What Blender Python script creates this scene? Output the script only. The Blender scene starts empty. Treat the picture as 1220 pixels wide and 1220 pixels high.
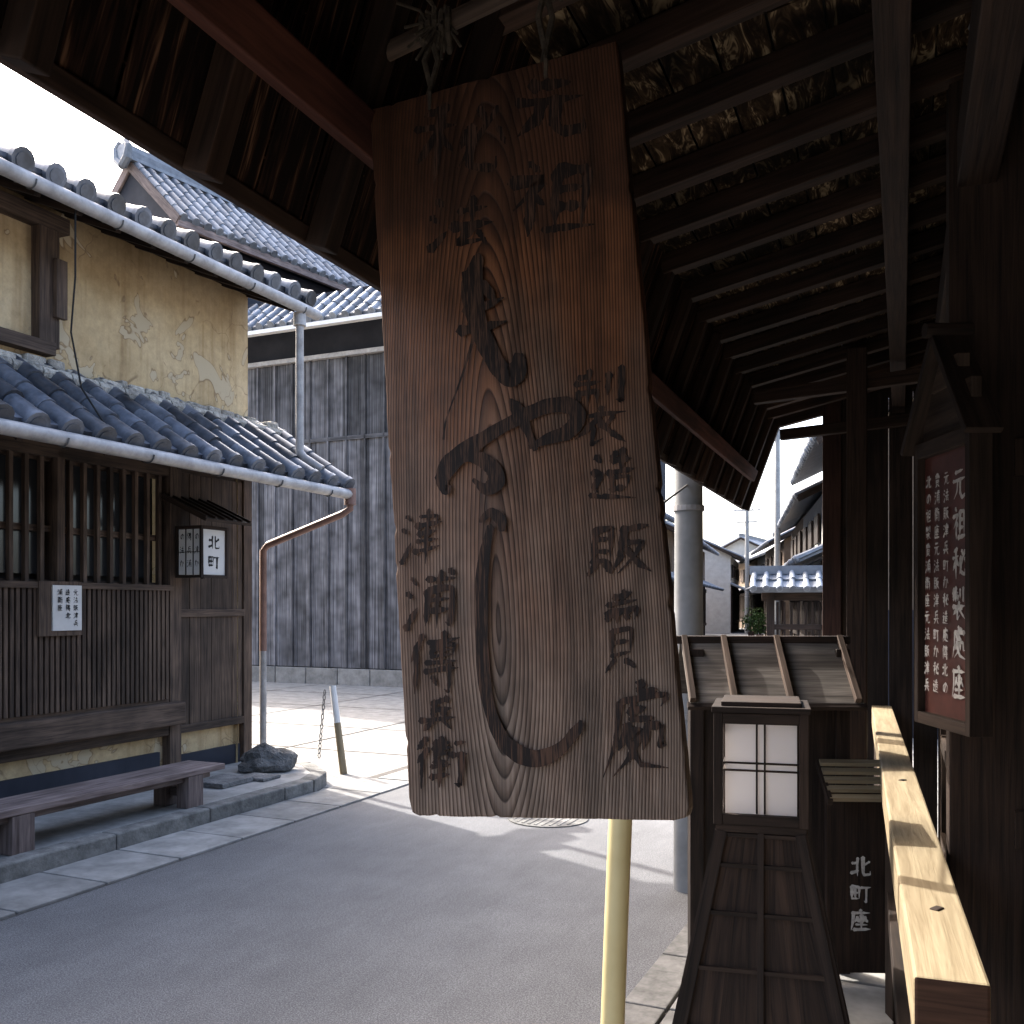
import bpy, math, random
from mathutils import Vector, Matrix, noise
random.seed(7)
R=random.random
scene=bpy.context.scene
V=Vector
# ------------------------------------------------------------------ materials
def mat(name, rough=0.8, spec=0.3):
    m=bpy.data.materials.new(name); m.use_nodes=True
    nt=m.node_tree; b=nt.nodes["Principled BSDF"]
    b.inputs["Roughness"].default_value=rough
    b.inputs["Specular IOR Level"].default_value=spec
    return m,nt,b
def N(nt,t,**k):
    n=nt.nodes.new(t)
    for a,v in k.items(): setattr(n,a,v)
    return n
def ramp(nt,src,stops,interp='LINEAR'):
    r=N(nt,'ShaderNodeValToRGB'); r.color_ramp.interpolation=interp
    e=r.color_ramp.elements
    while len(e)<len(stops): e.new(0.5)
    for i,(p,c) in enumerate(stops):
        e[i].position=p; e[i].color=(*c,1) if len(c)==3 else c
    nt.links.new(src,r.inputs[0]); return r.outputs[0]
def noi(nt,vec,scale,detail=5,rough=0.6,dist=0):
    n=N(nt,'ShaderNodeTexNoise'); n.inputs['Scale'].default_value=scale
    n.inputs['Detail'].default_value=min(detail,3); n.inputs['Roughness'].default_value=rough
    n.inputs['Distortion'].default_value=dist
    if vec is not None: nt.links.new(vec,n.inputs['Vector'])
    return n.outputs['Fac']
def mapping(nt,vec,scale=(1,1,1),loc=(0,0,0)):
    m=N(nt,'ShaderNodeMapping'); m.inputs['Scale'].default_value=scale; m.inputs['Location'].default_value=loc
    nt.links.new(vec,m.inputs['Vector']); return m.outputs[0]
def mix(nt,fac,a,b,mode='MIX'):
    n=N(nt,'ShaderNodeMix'); n.data_type='RGBA'; n.blend_type=mode
    for s,i in ((fac,0),(a,6),(b,7)):
        if hasattr(s,'links'): nt.links.new(s,n.inputs[i])
        elif i==0: n.inputs[0].default_value=s
        else: n.inputs[i].default_value=(*s,1)
    return n.outputs[2]
def math_(nt,op,a,b=None,c=None):
    n=N(nt,'ShaderNodeMath'); n.operation=op
    for i,s in enumerate((a,b,c)):
        if s is None: continue
        if hasattr(s,'links'): nt.links.new(s,n.inputs[i])
        else: n.inputs[i].default_value=s
    return n.outputs[0]
def bump(nt,b,h,st=0.3,dist=0.01):
    n=N(nt,'ShaderNodeBump'); n.inputs['Strength'].default_value=st; n.inputs['Distance'].default_value=dist
    nt.links.new(h,n.inputs['Height']); nt.links.new(n.outputs[0],b.inputs['Normal'])
def objc(nt): return N(nt,'ShaderNodeTexCoord').outputs['Object']
def uvc(nt): return N(nt,'ShaderNodeTexCoord').outputs['UV']
def colattr(nt):
    a=N(nt,'ShaderNodeAttribute'); a.attribute_name='rnd'; return a.outputs['Fac']
def wood(name,dark,light,rough=0.75,grain=40,stain=0.5,spec=0.25,b=0,stretch=2.0,var=(0.6,1.25)):
    m,nt,bs=mat(name,rough,spec)
    uv=uvc(nt)
    gm=noi(nt,mapping(nt,uv,(stretch,grain,1)),1,4,0.75,0.4)
    c=ramp(nt,gm,[(0.33,dark),(0.66,light)])
    if stain>0.2:
        s=ramp(nt,noi(nt,objc(nt),2.3,2,0.7),[(0.3,(1-stain,)*3),(0.7,(1.1,)*3)])
        c=mix(nt,1.0,c,s,'MULTIPLY')
    t=ramp(nt,colattr(nt),[(0,(var[0],)*3),(1,(var[1],)*3)])
    c=mix(nt,1.0,c,t,'MULTIPLY')
    nt.links.new(c,bs.inputs['Base Color'])
    if b: bump(nt,bs,gm,b,0.006)
    return m
def plain(name,c1,c2,scale=6,rough=0.8,b=0.2,spec=0.3,metal=0,bd=0.01,det=3,var=(0.72,1.2)):
    m,nt,bs=mat(name,rough,spec); bs.inputs['Metallic'].default_value=metal
    o=objc(nt); n=noi(nt,o,scale,det,0.7)
    c=ramp(nt,n,[(0.3,c1),(0.7,c2)])
    t=ramp(nt,colattr(nt),[(0,(var[0],)*3),(1,(var[1],)*3)])
    c=mix(nt,1.0,c,t,'MULTIPLY')
    nt.links.new(c,bs.inputs['Base Color']); 
    if b>0.25: bump(nt,bs,noi(nt,o,scale*5,2,0.6),b,bd)
    return m
W_DARK=wood('dark_weathered_wood',(0.011,0.007,0.005),(0.052,0.033,0.024))
W_POST=wood('dark_post_wood',(0.012,0.007,0.005),(0.050,0.029,0.019),grain=60,stain=0.3,b=.4)
W_BROWN=wood('brown_lattice_wood',(0.033,0.022,0.016),(0.125,0.085,0.062))
W_RED=wood('reddish_beam_wood',(0.028,0.010,0.007),(0.095,0.034,0.022))
W_ENDP=wood('end_post_wood',(0.022,0.010,0.007),(0.07,0.032,0.022))
W_GREY=wood('silvered_plank_wood',(0.022,0.022,0.027),(0.22,0.218,0.232),grain=45,stain=0.6,stretch=0.5,var=(.42,1.35))
W_PALE=wood('sunbleached_cedar_wood',(0.17,0.13,0.077),(0.27,0.22,0.14),stain=0.1,b=0.4,grain=34,rough=0.7,var=(.9,1.05))
W_END=wood('rail_end_grain',(0.03,0.014,0.009),(0.10,0.05,0.03))
W_BENCH=wood('bench_wood',(0.09,0.065,0.06),(0.25,0.195,0.18),stain=0.4,grain=30)
W_ROOFB=wood('kiosk_board_wood',(0.06,0.05,0.042),(0.20,0.175,0.15),stain=0.6)
W_EAVE=wood('eave_batten_wood',(0.014,0.008,0.005),(0.058,0.032,0.021))
def ceiling():
    m,nt,bs=mat('peeling_ceiling_board',0.9,0.1)
    uv=uvc(nt)
    g=noi(nt,mapping(nt,uv,(5,20,1)),1,4,0.8,1.4)
    c=ramp(nt,g,[(0.42,(0.022,0.014,0.008)),(0.54,(0.075,0.048,0.028)),(0.60,(0.30,0.225,0.135)),(0.74,(0.52,0.42,0.28))])
    s=ramp(nt,noi(nt,objc(nt),2.2,3,0.7),[(0.44,(0.15,)*3),(0.62,(1.0,)*3)])
    nt.links.new(mix(nt,1.0,c,s,'MULTIPLY'),bs.inputs['Base Color'])
    return m
M_CEIL=ceiling()
def streak():
    m,nt,bs=mat('streaked_eave_panel',0.9,0.1)
    uv=uvc(nt)
    g=noi(nt,mapping(nt,uv,(3.0,40,1)),1,4,0.8,0.3)
    c=ramp(nt,g,[(0.47,(0.009,0.006,0.005)),(0.58,(0.035,0.018,0.012)),(0.68,(0.20,0.11,0.065))])
    nt.links.new(c,bs.inputs['Base Color'])
    return m
M_STREAK=streak()
def plaster():
    m,nt,bs=mat('ochre_plaster',0.92,0.1)
    o=objc(nt)
    big=noi(nt,o,1.1,3,0.65); fine=noi(nt,o,14,3,0.8)
    c=ramp(nt,big,[(0.3,(0.41,0.30,0.165)),(0.5,(0.50,0.38,0.22)),(0.7,(0.56,0.44,0.275))])
    c=mix(nt,1.0,c,ramp(nt,fine,[(0.3,(0.82,)*3),(0.7,(1.08,)*3)]),'MULTIPLY')
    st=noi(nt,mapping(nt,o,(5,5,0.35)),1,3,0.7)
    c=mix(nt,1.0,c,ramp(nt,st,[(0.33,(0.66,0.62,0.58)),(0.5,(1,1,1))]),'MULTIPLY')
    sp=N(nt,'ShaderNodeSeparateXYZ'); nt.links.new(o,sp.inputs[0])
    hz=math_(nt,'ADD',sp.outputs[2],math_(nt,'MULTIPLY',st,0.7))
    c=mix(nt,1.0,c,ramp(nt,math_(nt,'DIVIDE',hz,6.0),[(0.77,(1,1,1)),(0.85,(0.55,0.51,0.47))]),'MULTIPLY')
    pe=noi(nt,o,2.3,3,0.65,0.6)
    low=ramp(nt,math_(nt,'DIVIDE',sp.outputs[2],6.0),[(0.60,(0.035,)*3),(0.72,(0,)*3)])
    pe=math_(nt,'ADD',pe,low)
    pm=ramp(nt,pe,[(0.615,(0,)*3),(0.622,(1,)*3)])
    edge=ramp(nt,pe,[(0.600,(0,)*3),(0.614,(1,)*3),(0.625,(0,)*3)])
    c=mix(nt,pm,c,(0.45,0.37,0.25)); c=mix(nt,math_(nt,'MULTIPLY',edge,0.7),c,(0.15,0.10,0.06))
    vo=N(nt,'ShaderNodeTexVoronoi'); vo.feature='DISTANCE_TO_EDGE'; vo.inputs['Scale'].default_value=1.5
    wob=N(nt,'ShaderNodeVectorMath'); wob.operation='ADD'
    nz=N(nt,'ShaderNodeTexNoise'); nz.inputs['Scale'].default_value=3; nt.links.new(o,nz.inputs['Vector'])
    sc=N(nt,'ShaderNodeVectorMath'); sc.operation='SCALE'; sc.inputs['Scale'].default_value=0.5
    nt.links.new(nz.outputs['Color'],sc.inputs[0]); nt.links.new(o,wob.inputs[0]); nt.links.new(sc.outputs[0],wob.inputs[1])
    nt.links.new(wob.outputs[0],vo.inputs['Vector'])
    cr_=ramp(nt,vo.outputs['Distance'],[(0.0,(1,)*3),(0.008,(0,)*3)])
    crm=math_(nt,'MULTIPLY',cr_,ramp(nt,noi(nt,o,0.9,1),[(0.5,(0,)*3),(0.58,(0.7,)*3)]))
    c=mix(nt,crm,c,(0.16,0.11,0.07))
    nt.links.new(c,bs.inputs['Base Color']); bump(nt,bs,fine,0.4,0.012)
    return m
M_OCHRE=plaster()
M_TILE=plain('grey_kawara_tile',(0.028,0.034,0.045),(0.14,0.155,0.185),6,0.36,0.1,0.5,var=(.4,1.4))
M_TILEF=plain('pale_kawara_tile',(0.10,0.115,0.14),(0.21,0.23,0.26),5,0.5,0.1,0.5,var=(.6,1.3))
M_MORTAR=plain('crumbly_white_mortar',(0.25,0.23,0.20),(0.58,0.55,0.49),20,0.95,0.8,0.1,bd=0.03)
M_BLACKPL=plain('black_plaster',(0.014,0.016,0.024),(0.028,0.031,0.042),2,0.8,0.1)
M_WHITE=plain('white_paint',(0.62,0.61,0.59),(0.72,0.71,0.69),6,0.6,0.05)
M_PAPER=plain('paper_panel',(0.70,0.69,0.67),(0.80,0.79,0.77),3,0.8,0)
M_INK=plain('black_ink',(0.01,0.01,0.01),(0.03,0.03,0.03),60,0.8,0)
M_WINK=plain('white_sign_lettering',(0.34,0.32,0.30),(0.62,0.60,0.57),60,0.8,0)
M_GUT=plain('grey_gutter_metal',(0.20,0.19,0.185),(0.38,0.365,0.355),8,0.45,0.05,0.5)
M_GUTB=plain('brown_gutter_pipe',(0.11,0.055,0.04),(0.19,0.10,0.075),8,0.5,0.05,0.5)
M_CONC=plain('pavement_concrete',(0.15,0.148,0.14),(0.28,0.274,0.26),4.5,0.9,0.35)
M_CONC2=plain('pole_concrete',(0.24,0.24,0.235),(0.34,0.34,0.335),5,0.85,0.2)
M_STONE=plain('kerb_stone',(0.10,0.098,0.092),(0.23,0.225,0.21),9,0.9,0.5)
M_ROCK=plain('garden_rock',(0.06,0.06,0.058),(0.20,0.195,0.19),7,0.9,0.8,bd=0.03)
M_JOINT=plain('joint_dirt',(0.05,0.046,0.042),(0.10,0.092,0.085),9,0.95,0.2)
M_YEL=plain('cream_yellow_plastic',(0.55,0.455,0.23),(0.65,0.555,0.30),4,0.4,0.03,0.4)
M_BLACK=plain('void_black',(0.006,0.006,0.006),(0.012,0.011,0.01),5,0.8,0)
M_REDBD=plain('maroon_sign_board',(0.05,0.017,0.013),(0.10,0.033,0.025),9,0.5,0.1,0.4)
M_ROPE=plain('old_rope',(0.03,0.024,0.018),(0.09,0.07,0.05),60,0.95,0.1)
M_IRON=plain('dark_iron',(0.05,0.05,0.05),(0.12,0.115,0.11),20,0.6,0.2)
def glass():
    m,nt,b=mat('window_glass',0.12,0.6); b.inputs['Base Color'].default_value=(0.02,0.022,0.025,1); return m
M_GLASS=glass()
def paper_lamp():
    m,nt,b=mat('lantern_paper',0.7,0.2)
    b.inputs['Base Color'].default_value=(0.75,0.73,0.73,1)
    tr=N(nt,'ShaderNodeBsdfTranslucent'); tr.inputs[0].default_value=(0.8,0.77,0.77,1)
    mx=N(nt,'ShaderNodeMixShader'); mx.inputs[0].default_value=0.4
    out=nt.nodes['Material Output']
    nt.links.new(b.outputs[0],mx.inputs[1]); nt.links.new(tr.outputs[0],mx.inputs[2]); nt.links.new(mx.outputs[0],out.inputs[0])
    return m
M_LAMP=paper_lamp()
def asphalt():
    m,nt,b=mat('asphalt',0.85,0.3)
    o=objc(nt)
    a=noi(nt,o,140,2,0.85); bg=noi(nt,o,0.8,3,0.7); md=noi(nt,mapping(nt,o,(9,2,1)),1,3,.7)
    c=ramp(nt,a,[(0.34,(0.062,0.063,0.067)),(0.5,(0.108,0.109,0.113)),(0.66,(0.19,0.19,0.192))])
    c=mix(nt,1.0,c,ramp(nt,bg,[(0.3,(0.80,)*3),(0.7,(1.16,)*3)]),'MULTIPLY')
    c=mix(nt,1.0,c,ramp(nt,md,[(0.3,(0.90,)*3),(0.7,(1.06,)*3)]),'MULTIPLY')
    nt.links.new(c,b.inputs['Base Color']); bump(nt,b,a,0.3,0.005)
    return m
M_ASPH=asphalt()
def ground_m():
    m,nt,b=mat('light_ground',0.95,0.1)
    o=objc(nt)
    c=ramp(nt,noi(nt,o,0.5,3,0.7),[(0.3,(0.20,0.195,0.18)),(0.7,(0.30,0.29,0.27))])
    nt.links.new(c,b.inputs['Base Color']); return m
M_GROUND=ground_m()
def signwood():
    m,nt,bs=mat('carved_sign_wood',0.62,0.3)
    uv=uvc(nt)
    sp=N(nt,'ShaderNodeSeparateXYZ'); nt.links.new(uv,sp.inputs[0])
    wob=noi(nt,mapping(nt,uv,(2.2,1.2,1)),1,1,0.5)
    wob2=noi(nt,mapping(nt,uv,(6,2.2,1)),1,1,0.5)
    x=math_(nt,'ADD',math_(nt,'SUBTRACT',sp.outputs[0],0.226),math_(nt,'MULTIPLY',math_(nt,'SUBTRACT',wob,0.5),0.06))
    dz=math_(nt,'SUBTRACT',sp.outputs[1],0.29)
    up=math_(nt,'MULTIPLY',math_(nt,'MAXIMUM',dz,0.0),0.110); dn=math_(nt,'MULTIPLY',math_(nt,'MINIMUM',dz,0.0),0.19)
    zc=math_(nt,'ADD',math_(nt,'ADD',up,dn),math_(nt,'MULTIPLY',math_(nt,'SUBTRACT',wob2,0.5),0.018))
    r=math_(nt,'SQRT',math_(nt,'ADD',math_(nt,'MULTIPLY',x,x),math_(nt,'MULTIPLY',zc,zc)))
    jit=noi(nt,mapping(nt,uv,(22,1.3,1)),1,1,0.5)
    ph=math_(nt,'ADD',math_(nt,'MULTIPLY',math_(nt,'POWER',r,1.18),230.0),math_(nt,'MULTIPLY',jit,1.0))
    fr=math_(nt,'FRACT',ph)
    ring=ramp(nt,fr,[(0.0,(0.95,)*3),(0.40,(0.78,)*3),(0.74,(0.38,)*3),(0.90,(0.02,)*3),(1.0,(0.9,)*3)])
    fib=noi(nt,mapping(nt,uv,(230,4,1)),1,3,0.75)
    h=math_(nt,'ADD',math_(nt,'MULTIPLY',ring,0.50),math_(nt,'MULTIPLY',fib,0.50))
    red=ramp(nt,h,[(0.22,(0.018,0.007,0.004)),(0.5,(0.092,0.036,0.016)),(0.78,(0.185,0.078,0.036))])
    gry=ramp(nt,h,[(0.22,(0.026,0.016,0.012)),(0.5,(0.125,0.085,0.063)),(0.78,(0.27,0.205,0.163))])
    big=noi(nt,mapping(nt,uv,(7,2,1)),1,3,0.6)
    wz=math_(nt,'SUBTRACT',0.98,math_(nt,'DIVIDE',sp.outputs[1],0.95))
    wf=math_(nt,'ADD',wz,math_(nt,'MULTIPLY',math_(nt,'SUBTRACT',big,0.5),1.3))
    f=ramp(nt,wf,[(0.12,(0,)*3),(0.90,(1,)*3)])
    c=mix(nt,f,red,gry)
    sm=math_(nt,'ADD',sp.outputs[1],math_(nt,'MULTIPLY',math_(nt,'SUBTRACT',big,0.5),0.5))
    c=mix(nt,ramp(nt,sm,[(0.95,(0,)*3),(1.28,(0.65,)*3)]),c,(0.024,0.011,0.007))
    rs=noi(nt,mapping(nt,uv,(28,1.1,1)),1,3,0.7)
    c=mix(nt,1.0,c,ramp(nt,rs,[(0.32,(0.50,)*3),(0.55,(1.08,)*3)]),'MULTIPLY')
    blot=noi(nt,mapping(nt,uv,(11,7,1)),1,3,0.7)
    c=mix(nt,1.0,c,ramp(nt,blot,[(0.3,(0.68,)*3),(0.6,(1.15,)*3)]),'MULTIPLY')
    nt.links.new(c,bs.inputs['Base Color']); bump(nt,bs,h,0.6,0.004)
    return m
M_SIGN=signwood()
def inkworn():
    m,nt,b=mat('worn_brush_ink',0.7,0.2)
    n=noi(nt,mapping(nt,objc(nt),(230,230,10)),1,3,0.8)
    a=ramp(nt,n,[(0.38,(0.085,0.045,0.029)),(0.52,(0.013,0.009,0.008))])
    nt.links.new(a,b.inputs['Base Color']); return m
M_BRUSH=inkworn()

# ------------------------------------------------------------------ mesh builder
class MB:
    def __init__(s): s.v=[];s.f=[];s.uv=[];s.mi=[];s.col=[]
    def face(s,pts,m=0,uv=None,c=None):
        i=len(s.v); s.v+= [tuple(p) for p in pts]; s.f.append(list(range(i,i+len(pts))))
        s.uv.append(uv or [(0,0)]*len(pts)); s.mi.append(m); s.col.append(R() if c is None else c)
    def obox(s,o,ax,m=0,c=None,mend=None):
        c=R() if c is None else c
        L=[a.length for a in ax]; k=L.index(max(L)); ou,ov=R()*20,R()*20
        for i in range(3):
            j,l=(i+1)%3,(i+2)%3
            for side in (0,1):
                b=o+ax[i]*side
                cs=[(0,0),(1,0),(1,1),(0,1)]
                if side==0: cs=cs[::-1]
                pts=[b+ax[j]*p+ax[l]*q for p,q in cs]
                uv=[]
                for p,q in cs:
                    a,bb=p*L[j],q*L[l]
                    if l==k: a,bb=bb,a
                    uv.append((a+ou,bb+ov+i*0.37))
                s.face(pts,(mend if (mend is not None and i==k) else m),uv,c)
    def box(s,x0,x1,y0,y1,z0,z1,m=0,c=None):
        s.obox(V((x0,y0,z0)),[V((x1-x0,0,0)),V((0,y1-y0,0)),V((0,0,z1-z0))],m,c)
    def beam(s,p,q,w,h,m=0,up=V((0,0,1)),c=None,mend=None):
        p=V(p);q=V(q); d=q-p; sd=d.cross(up).normalized(); u=sd.cross(d).normalized()
        s.obox(p-sd*w/2-u*h/2,[d,sd*w*1.0,u*h],m,c,mend) if d.cross(sd).dot(u)>0 else s.obox(p+sd*w/2-u*h/2,[d,-sd*w,u*h],m,c,mend)
    def tube(s,pts,rs,n=10,m=0,caps=True,c=None):
        pts=[V(p) for p in pts]; c=R() if c is None else c
        if not hasattr(rs,'__len__'): rs=[rs]*len(pts)
        rings=[]; prev=None
        for i,p in enumerate(pts):
            d=(pts[min(i+1,len(pts)-1)]-pts[max(i-1,0)]).normalized()
            if prev is None:
                a=d.cross(V((0,0,1)))
                if a.length<0.05: a=d.cross(V((1,0,0)))
                a.normalize()
            else: a=(prev-d*prev.dot(d)).normalized()
            prev=a; b=d.cross(a)
            rings.append([p+(a*math.cos(t)+b*math.sin(t))*rs[i] for t in [2*math.pi*k/n for k in range(n)]])
        l=0
        for i in range(len(rings)-1):
            l2=l+(pts[i+1]-pts[i]).length
            for k in range(n):
                k2=(k+1)%n; r=rs[i]
                s.face([rings[i][k],rings[i][k2],rings[i+1][k2],rings[i+1][k]],m,[(l,k/n*6.28*r),(l,(k+1)/n*6.28*r),(l2,(k+1)/n*6.28*r),(l2,k/n*6.28*r)],c)
            l=l2
        if caps: s.face(rings[0][::-1],m,None,c); s.face(rings[-1],m,None,c)
    def build(s,name,mats,parent=None,smooth=False,bevel=0,loc=None,rot=None):
        me=bpy.data.meshes.new(name); me.from_pydata(s.v,[],s.f)
        for mm in mats: me.materials.append(mm)
        ul=me.uv_layers.new(name='UVMap'); flat=[]
        for u in s.uv:
            for a in u: flat+= [a[0],a[1]]
        ul.data.foreach_set('uv',flat)
        ca=me.color_attributes.new('rnd','FLOAT_COLOR','CORNER'); cf=[]
        for c,f in zip(s.col,s.f): cf+= [c,c,c,1]*len(f)
        ca.data.foreach_set('color',cf)
        me.polygons.foreach_set('material_index',s.mi)
        if smooth or bevel:
            import bmesh
            bm=bmesh.new(); bm.from_mesh(me); bmesh.ops.remove_doubles(bm,verts=bm.verts,dist=1e-5)
            bm.to_mesh(me); bm.free()
        if smooth: me.polygons.foreach_set('use_smooth',[True]*len(me.polygons))
        me.update()
        ob=bpy.data.objects.new(name,me); scene.collection.objects.link(ob)
        if parent: ob.parent=parent
        if loc is not None: ob.location=loc
        if rot is not None: ob.rotation_euler=rot
        if bevel:
            b=ob.modifiers.new('bevel','BEVEL'); b.width=bevel; b.segments=2; b.limit_method='ANGLE'
        if smooth:
            b=ob.modifiers.new('es','EDGE_SPLIT'); b.split_angle=math.radians(40)
        return ob
def empty(name,theta=0,loc=(0,0,0)):
    e=bpy.data.objects.new(name,None); scene.collection.objects.link(e)
    e.rotation_euler=(0,0,-math.radians(theta)); e.location=loc; e.empty_display_size=0.2
    return e
def kawara(mb,P0,A,D,length,slen,pitch=0.27,row=0.28,r=0.07,m=0,endcap=True,seg=8,jit=1.0):
    A=A.normalized(); D=D.normalized(); Nn=A.cross(D)
    if Nn.z<0: Nn=-Nn
    nc=max(1,round(length/pitch)); pitch=length/nc; nr=max(1,round(slen/row)); row=slen/nr
    mb.obox(P0-Nn*0.05,[A*length,D*slen,Nn*0.05],m,0.2)
    for j in range(nr):
        for i in range(nc+1):
            c=R()
            sk_=A*((R()-.5)*.02*jit)
            o=P0+A*(i*pitch+(R()-.5)*.018*jit)+D*(j*row-0.02+(R()-.5)*.02*jit)+Nn*(0.03+(R()-.5)*.014*jit)
            r0=r*(1+.08*(R()-.5)*jit); r1=r0*0.82
            pr=[];qr=[]
            for k in range(seg+1):
                a=math.pi*k/seg*1.16-0.08*math.pi
                v=A*math.cos(a)+Nn*math.sin(a)
                pr.append(o+v*r0); qr.append(o+D*(row+0.03)+v*r1+sk_)
            for k in range(seg): mb.face([pr[k],pr[k+1],qr[k+1],qr[k]],m,None,c)
            mb.face(pr[::-1],m,None,c)
            if j==0 and endcap:
                cc=o-D*0.012
                mb.tube([cc-D*0.012,cc+D*0.03],[r0*1.08,r0*1.08],12,m,True,c)
                mb.tube([cc-D*0.018,cc-D*0.010],[r0*.7,r0*.7],10,m,True,c*.5)
            if i<nc:
                c=R(); q0=P0+A*(i*pitch)+D*(j*row)+Nn*0.004
                a0=[];b0=[]
                for k in range(5):
                    f=k/4; dz=-0.02*math.sin(math.pi*f)
                    a0.append(q0+A*(pitch*f)+Nn*(0.045+dz)); b0.append(q0+A*(pitch*f)+D*(row+0.02)+Nn*(0.018+dz))
                for k in range(4):
                    mb.face([a0[k],a0[k+1],b0[k+1],b0[k]],m,None,c)
                    mb.face([a0[k]-Nn*.03,a0[k+1]-Nn*.03,a0[k+1],a0[k]],m,None,c)
# ------------------------------------------------------------------ brush glyphs
G={
'gen':"22,12 75,8;5,40 95,32;38,40 32,70 8,95;58,36 56,78 70,92 98,85 96,70",
'so':"22,2 32,12;5,28 40,22 8,62;26,45 26,98;30,48 42,58;55,15 55,88;55,15 85,12 86,88;56,38 84,36;56,62 84,60;42,92 100,86",
'hi':"34,4 10,14;2,32 48,26;27,10 27,98;26,34 4,70;29,38 46,58;58,34 54,58;64,30 62,76 92,82 92,66;92,10 52,82;72,12 80,26;94,36 104,54",
'ho':"10,10 22,20;4,36 16,46;6,90 26,62;45,28 88,24;66,6 66,50;36,54 98,50;64,54 46,82 88,78;78,66 92,90",
'sei':"10,8 30,6;4,18 46,16;26,2 26,46;10,28 10,42;10,28 42,27 42,42;60,8 60,34;82,2 82,42 74,38;50,48 52,56;6,60 94,56;46,60 8,84;38,72 38,96 56,86;70,62 56,76;50,68 96,96",
'zo':"50,8 40,24;42,22 84,20;62,4 62,40;34,42 94,38;44,54 46,74;44,54 80,52 78,74;46,73 78,72;12,14 22,24;6,42 22,42 10,72 20,78;4,84 30,86 98,94",
'han':"8,12 8,70;8,12 34,12 34,70;9,30 33,30;9,50 33,50;8,70 34,69;14,74 2,96;28,74 40,94;50,16 90,10;54,16 50,60 40,92;56,40 86,38 70,66 50,94;58,50 78,76 100,92",
'bai':"30,8 72,7;50,1 50,18;14,19 86,17;18,28 18,40;18,28 84,27 82,40;38,28 38,40;62,28 62,40;28,50 28,80;28,50 74,49 74,80;28,64 73,63;28,80 74,79;38,86 14,99;62,86 88,98",
'sho':"50,0 50,14;50,8 76,6;20,18 16,60 2,96;20,18 90,15 84,26;40,20 40,38;34,30 60,27;40,38 72,36;36,46 22,70;34,52 56,50 40,78 16,96;36,60 60,88 100,96;66,46 60,74;66,46 84,46 86,70 96,68",
'tsu':"10,12 22,22;4,36 16,44;4,92 24,60;44,16 86,14 84,44;34,30 98,28;44,44 86,42;40,58 90,56;34,74 98,70;64,2 64,98",
'ura':"10,12 22,22;4,36 16,44;4,92 24,60;40,16 96,14;66,2 66,98;44,34 44,92;44,34 90,32 90,92 82,88;45,50 89,49;45,66 89,65;82,2 92,10",
'den':"22,2 4,44;15,30 15,98;36,12 94,10;64,2 64,48;44,20 44,38;44,20 86,19 86,38;45,29 85,28;44,38 86,37;36,48 94,47;34,62 98,60;80,52 80,96 70,90;48,72 56,84",
'hei':"70,4 34,12;34,12 32,58;34,34 84,30;66,32 66,58;4,62 98,58;34,68 12,96;64,68 90,96",
'ei':"18,2 4,22;22,20 4,46;14,38 14,98;34,10 62,9;48,2 44,20;32,22 66,21;38,30 38,46;38,30 60,30 60,46;38,46 60,45;32,56 66,55;48,48 48,98;34,74 66,73;72,14 94,13;70,36 98,34;86,36 86,96 78,90",
'kita':"8,34 40,32;36,8 36,94;4,80 40,66;62,6 62,76 68,88 98,84 96,70;92,26 64,46",
'machi':"6,18 6,74;6,18 42,18 42,74;24,18 24,74;6,46 42,46;6,74 42,74;52,22 100,20;78,22 78,92 66,84",
'za':"50,2 50,12;10,16 96,13;14,16 12,60 2,96;34,34 22,60;34,44 46,58;72,34 60,58;72,44 86,58;54,26 54,90;26,70 84,69;16,92 98,90",
'no':"60,20 40,80 20,70 20,40 60,16 92,40 84,76 60,90",
'ka':"10,30 60,26 56,86 44,80;34,8 8,88;76,26 94,56",
}
def cr(pts,n=7):
    P=[V((p[0],p[1],0)) for p in pts]
    if len(P)==2:
        d=P[1]-P[0]; P=[P[0],(P[0]+P[1])/2+V((-d.y,d.x,0))*0.05*(R()-.3),P[1]]
    Q=[P[0]*2-P[1]]+P+[P[-1]*2-P[-2]]; out=[]
    for i in range(1,len(Q)-2):
        for k in range(n):
            t=k/n; a,b,c,d=Q[i-1],Q[i],Q[i+1],Q[i+2]
            out.append(0.5*((2*b)+(c-a)*t+(2*a-5*b+4*c-d)*t*t+(3*b-a-3*c+d)*t**3))
    out.append(Q[-2]); return out
def soften(pts):
    o=[pts[0]]
    for i in range(1,len(pts)-1):
        a,b,c=pts[i-1],pts[i],pts[i+1]
        o.append((b[0]*.85+a[0]*.15,b[1]*.85+a[1]*.15)); o.append((b[0]*.85+c[0]*.15,b[1]*.85+c[1]*.15))
    o.append(pts[-1]); return o
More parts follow.
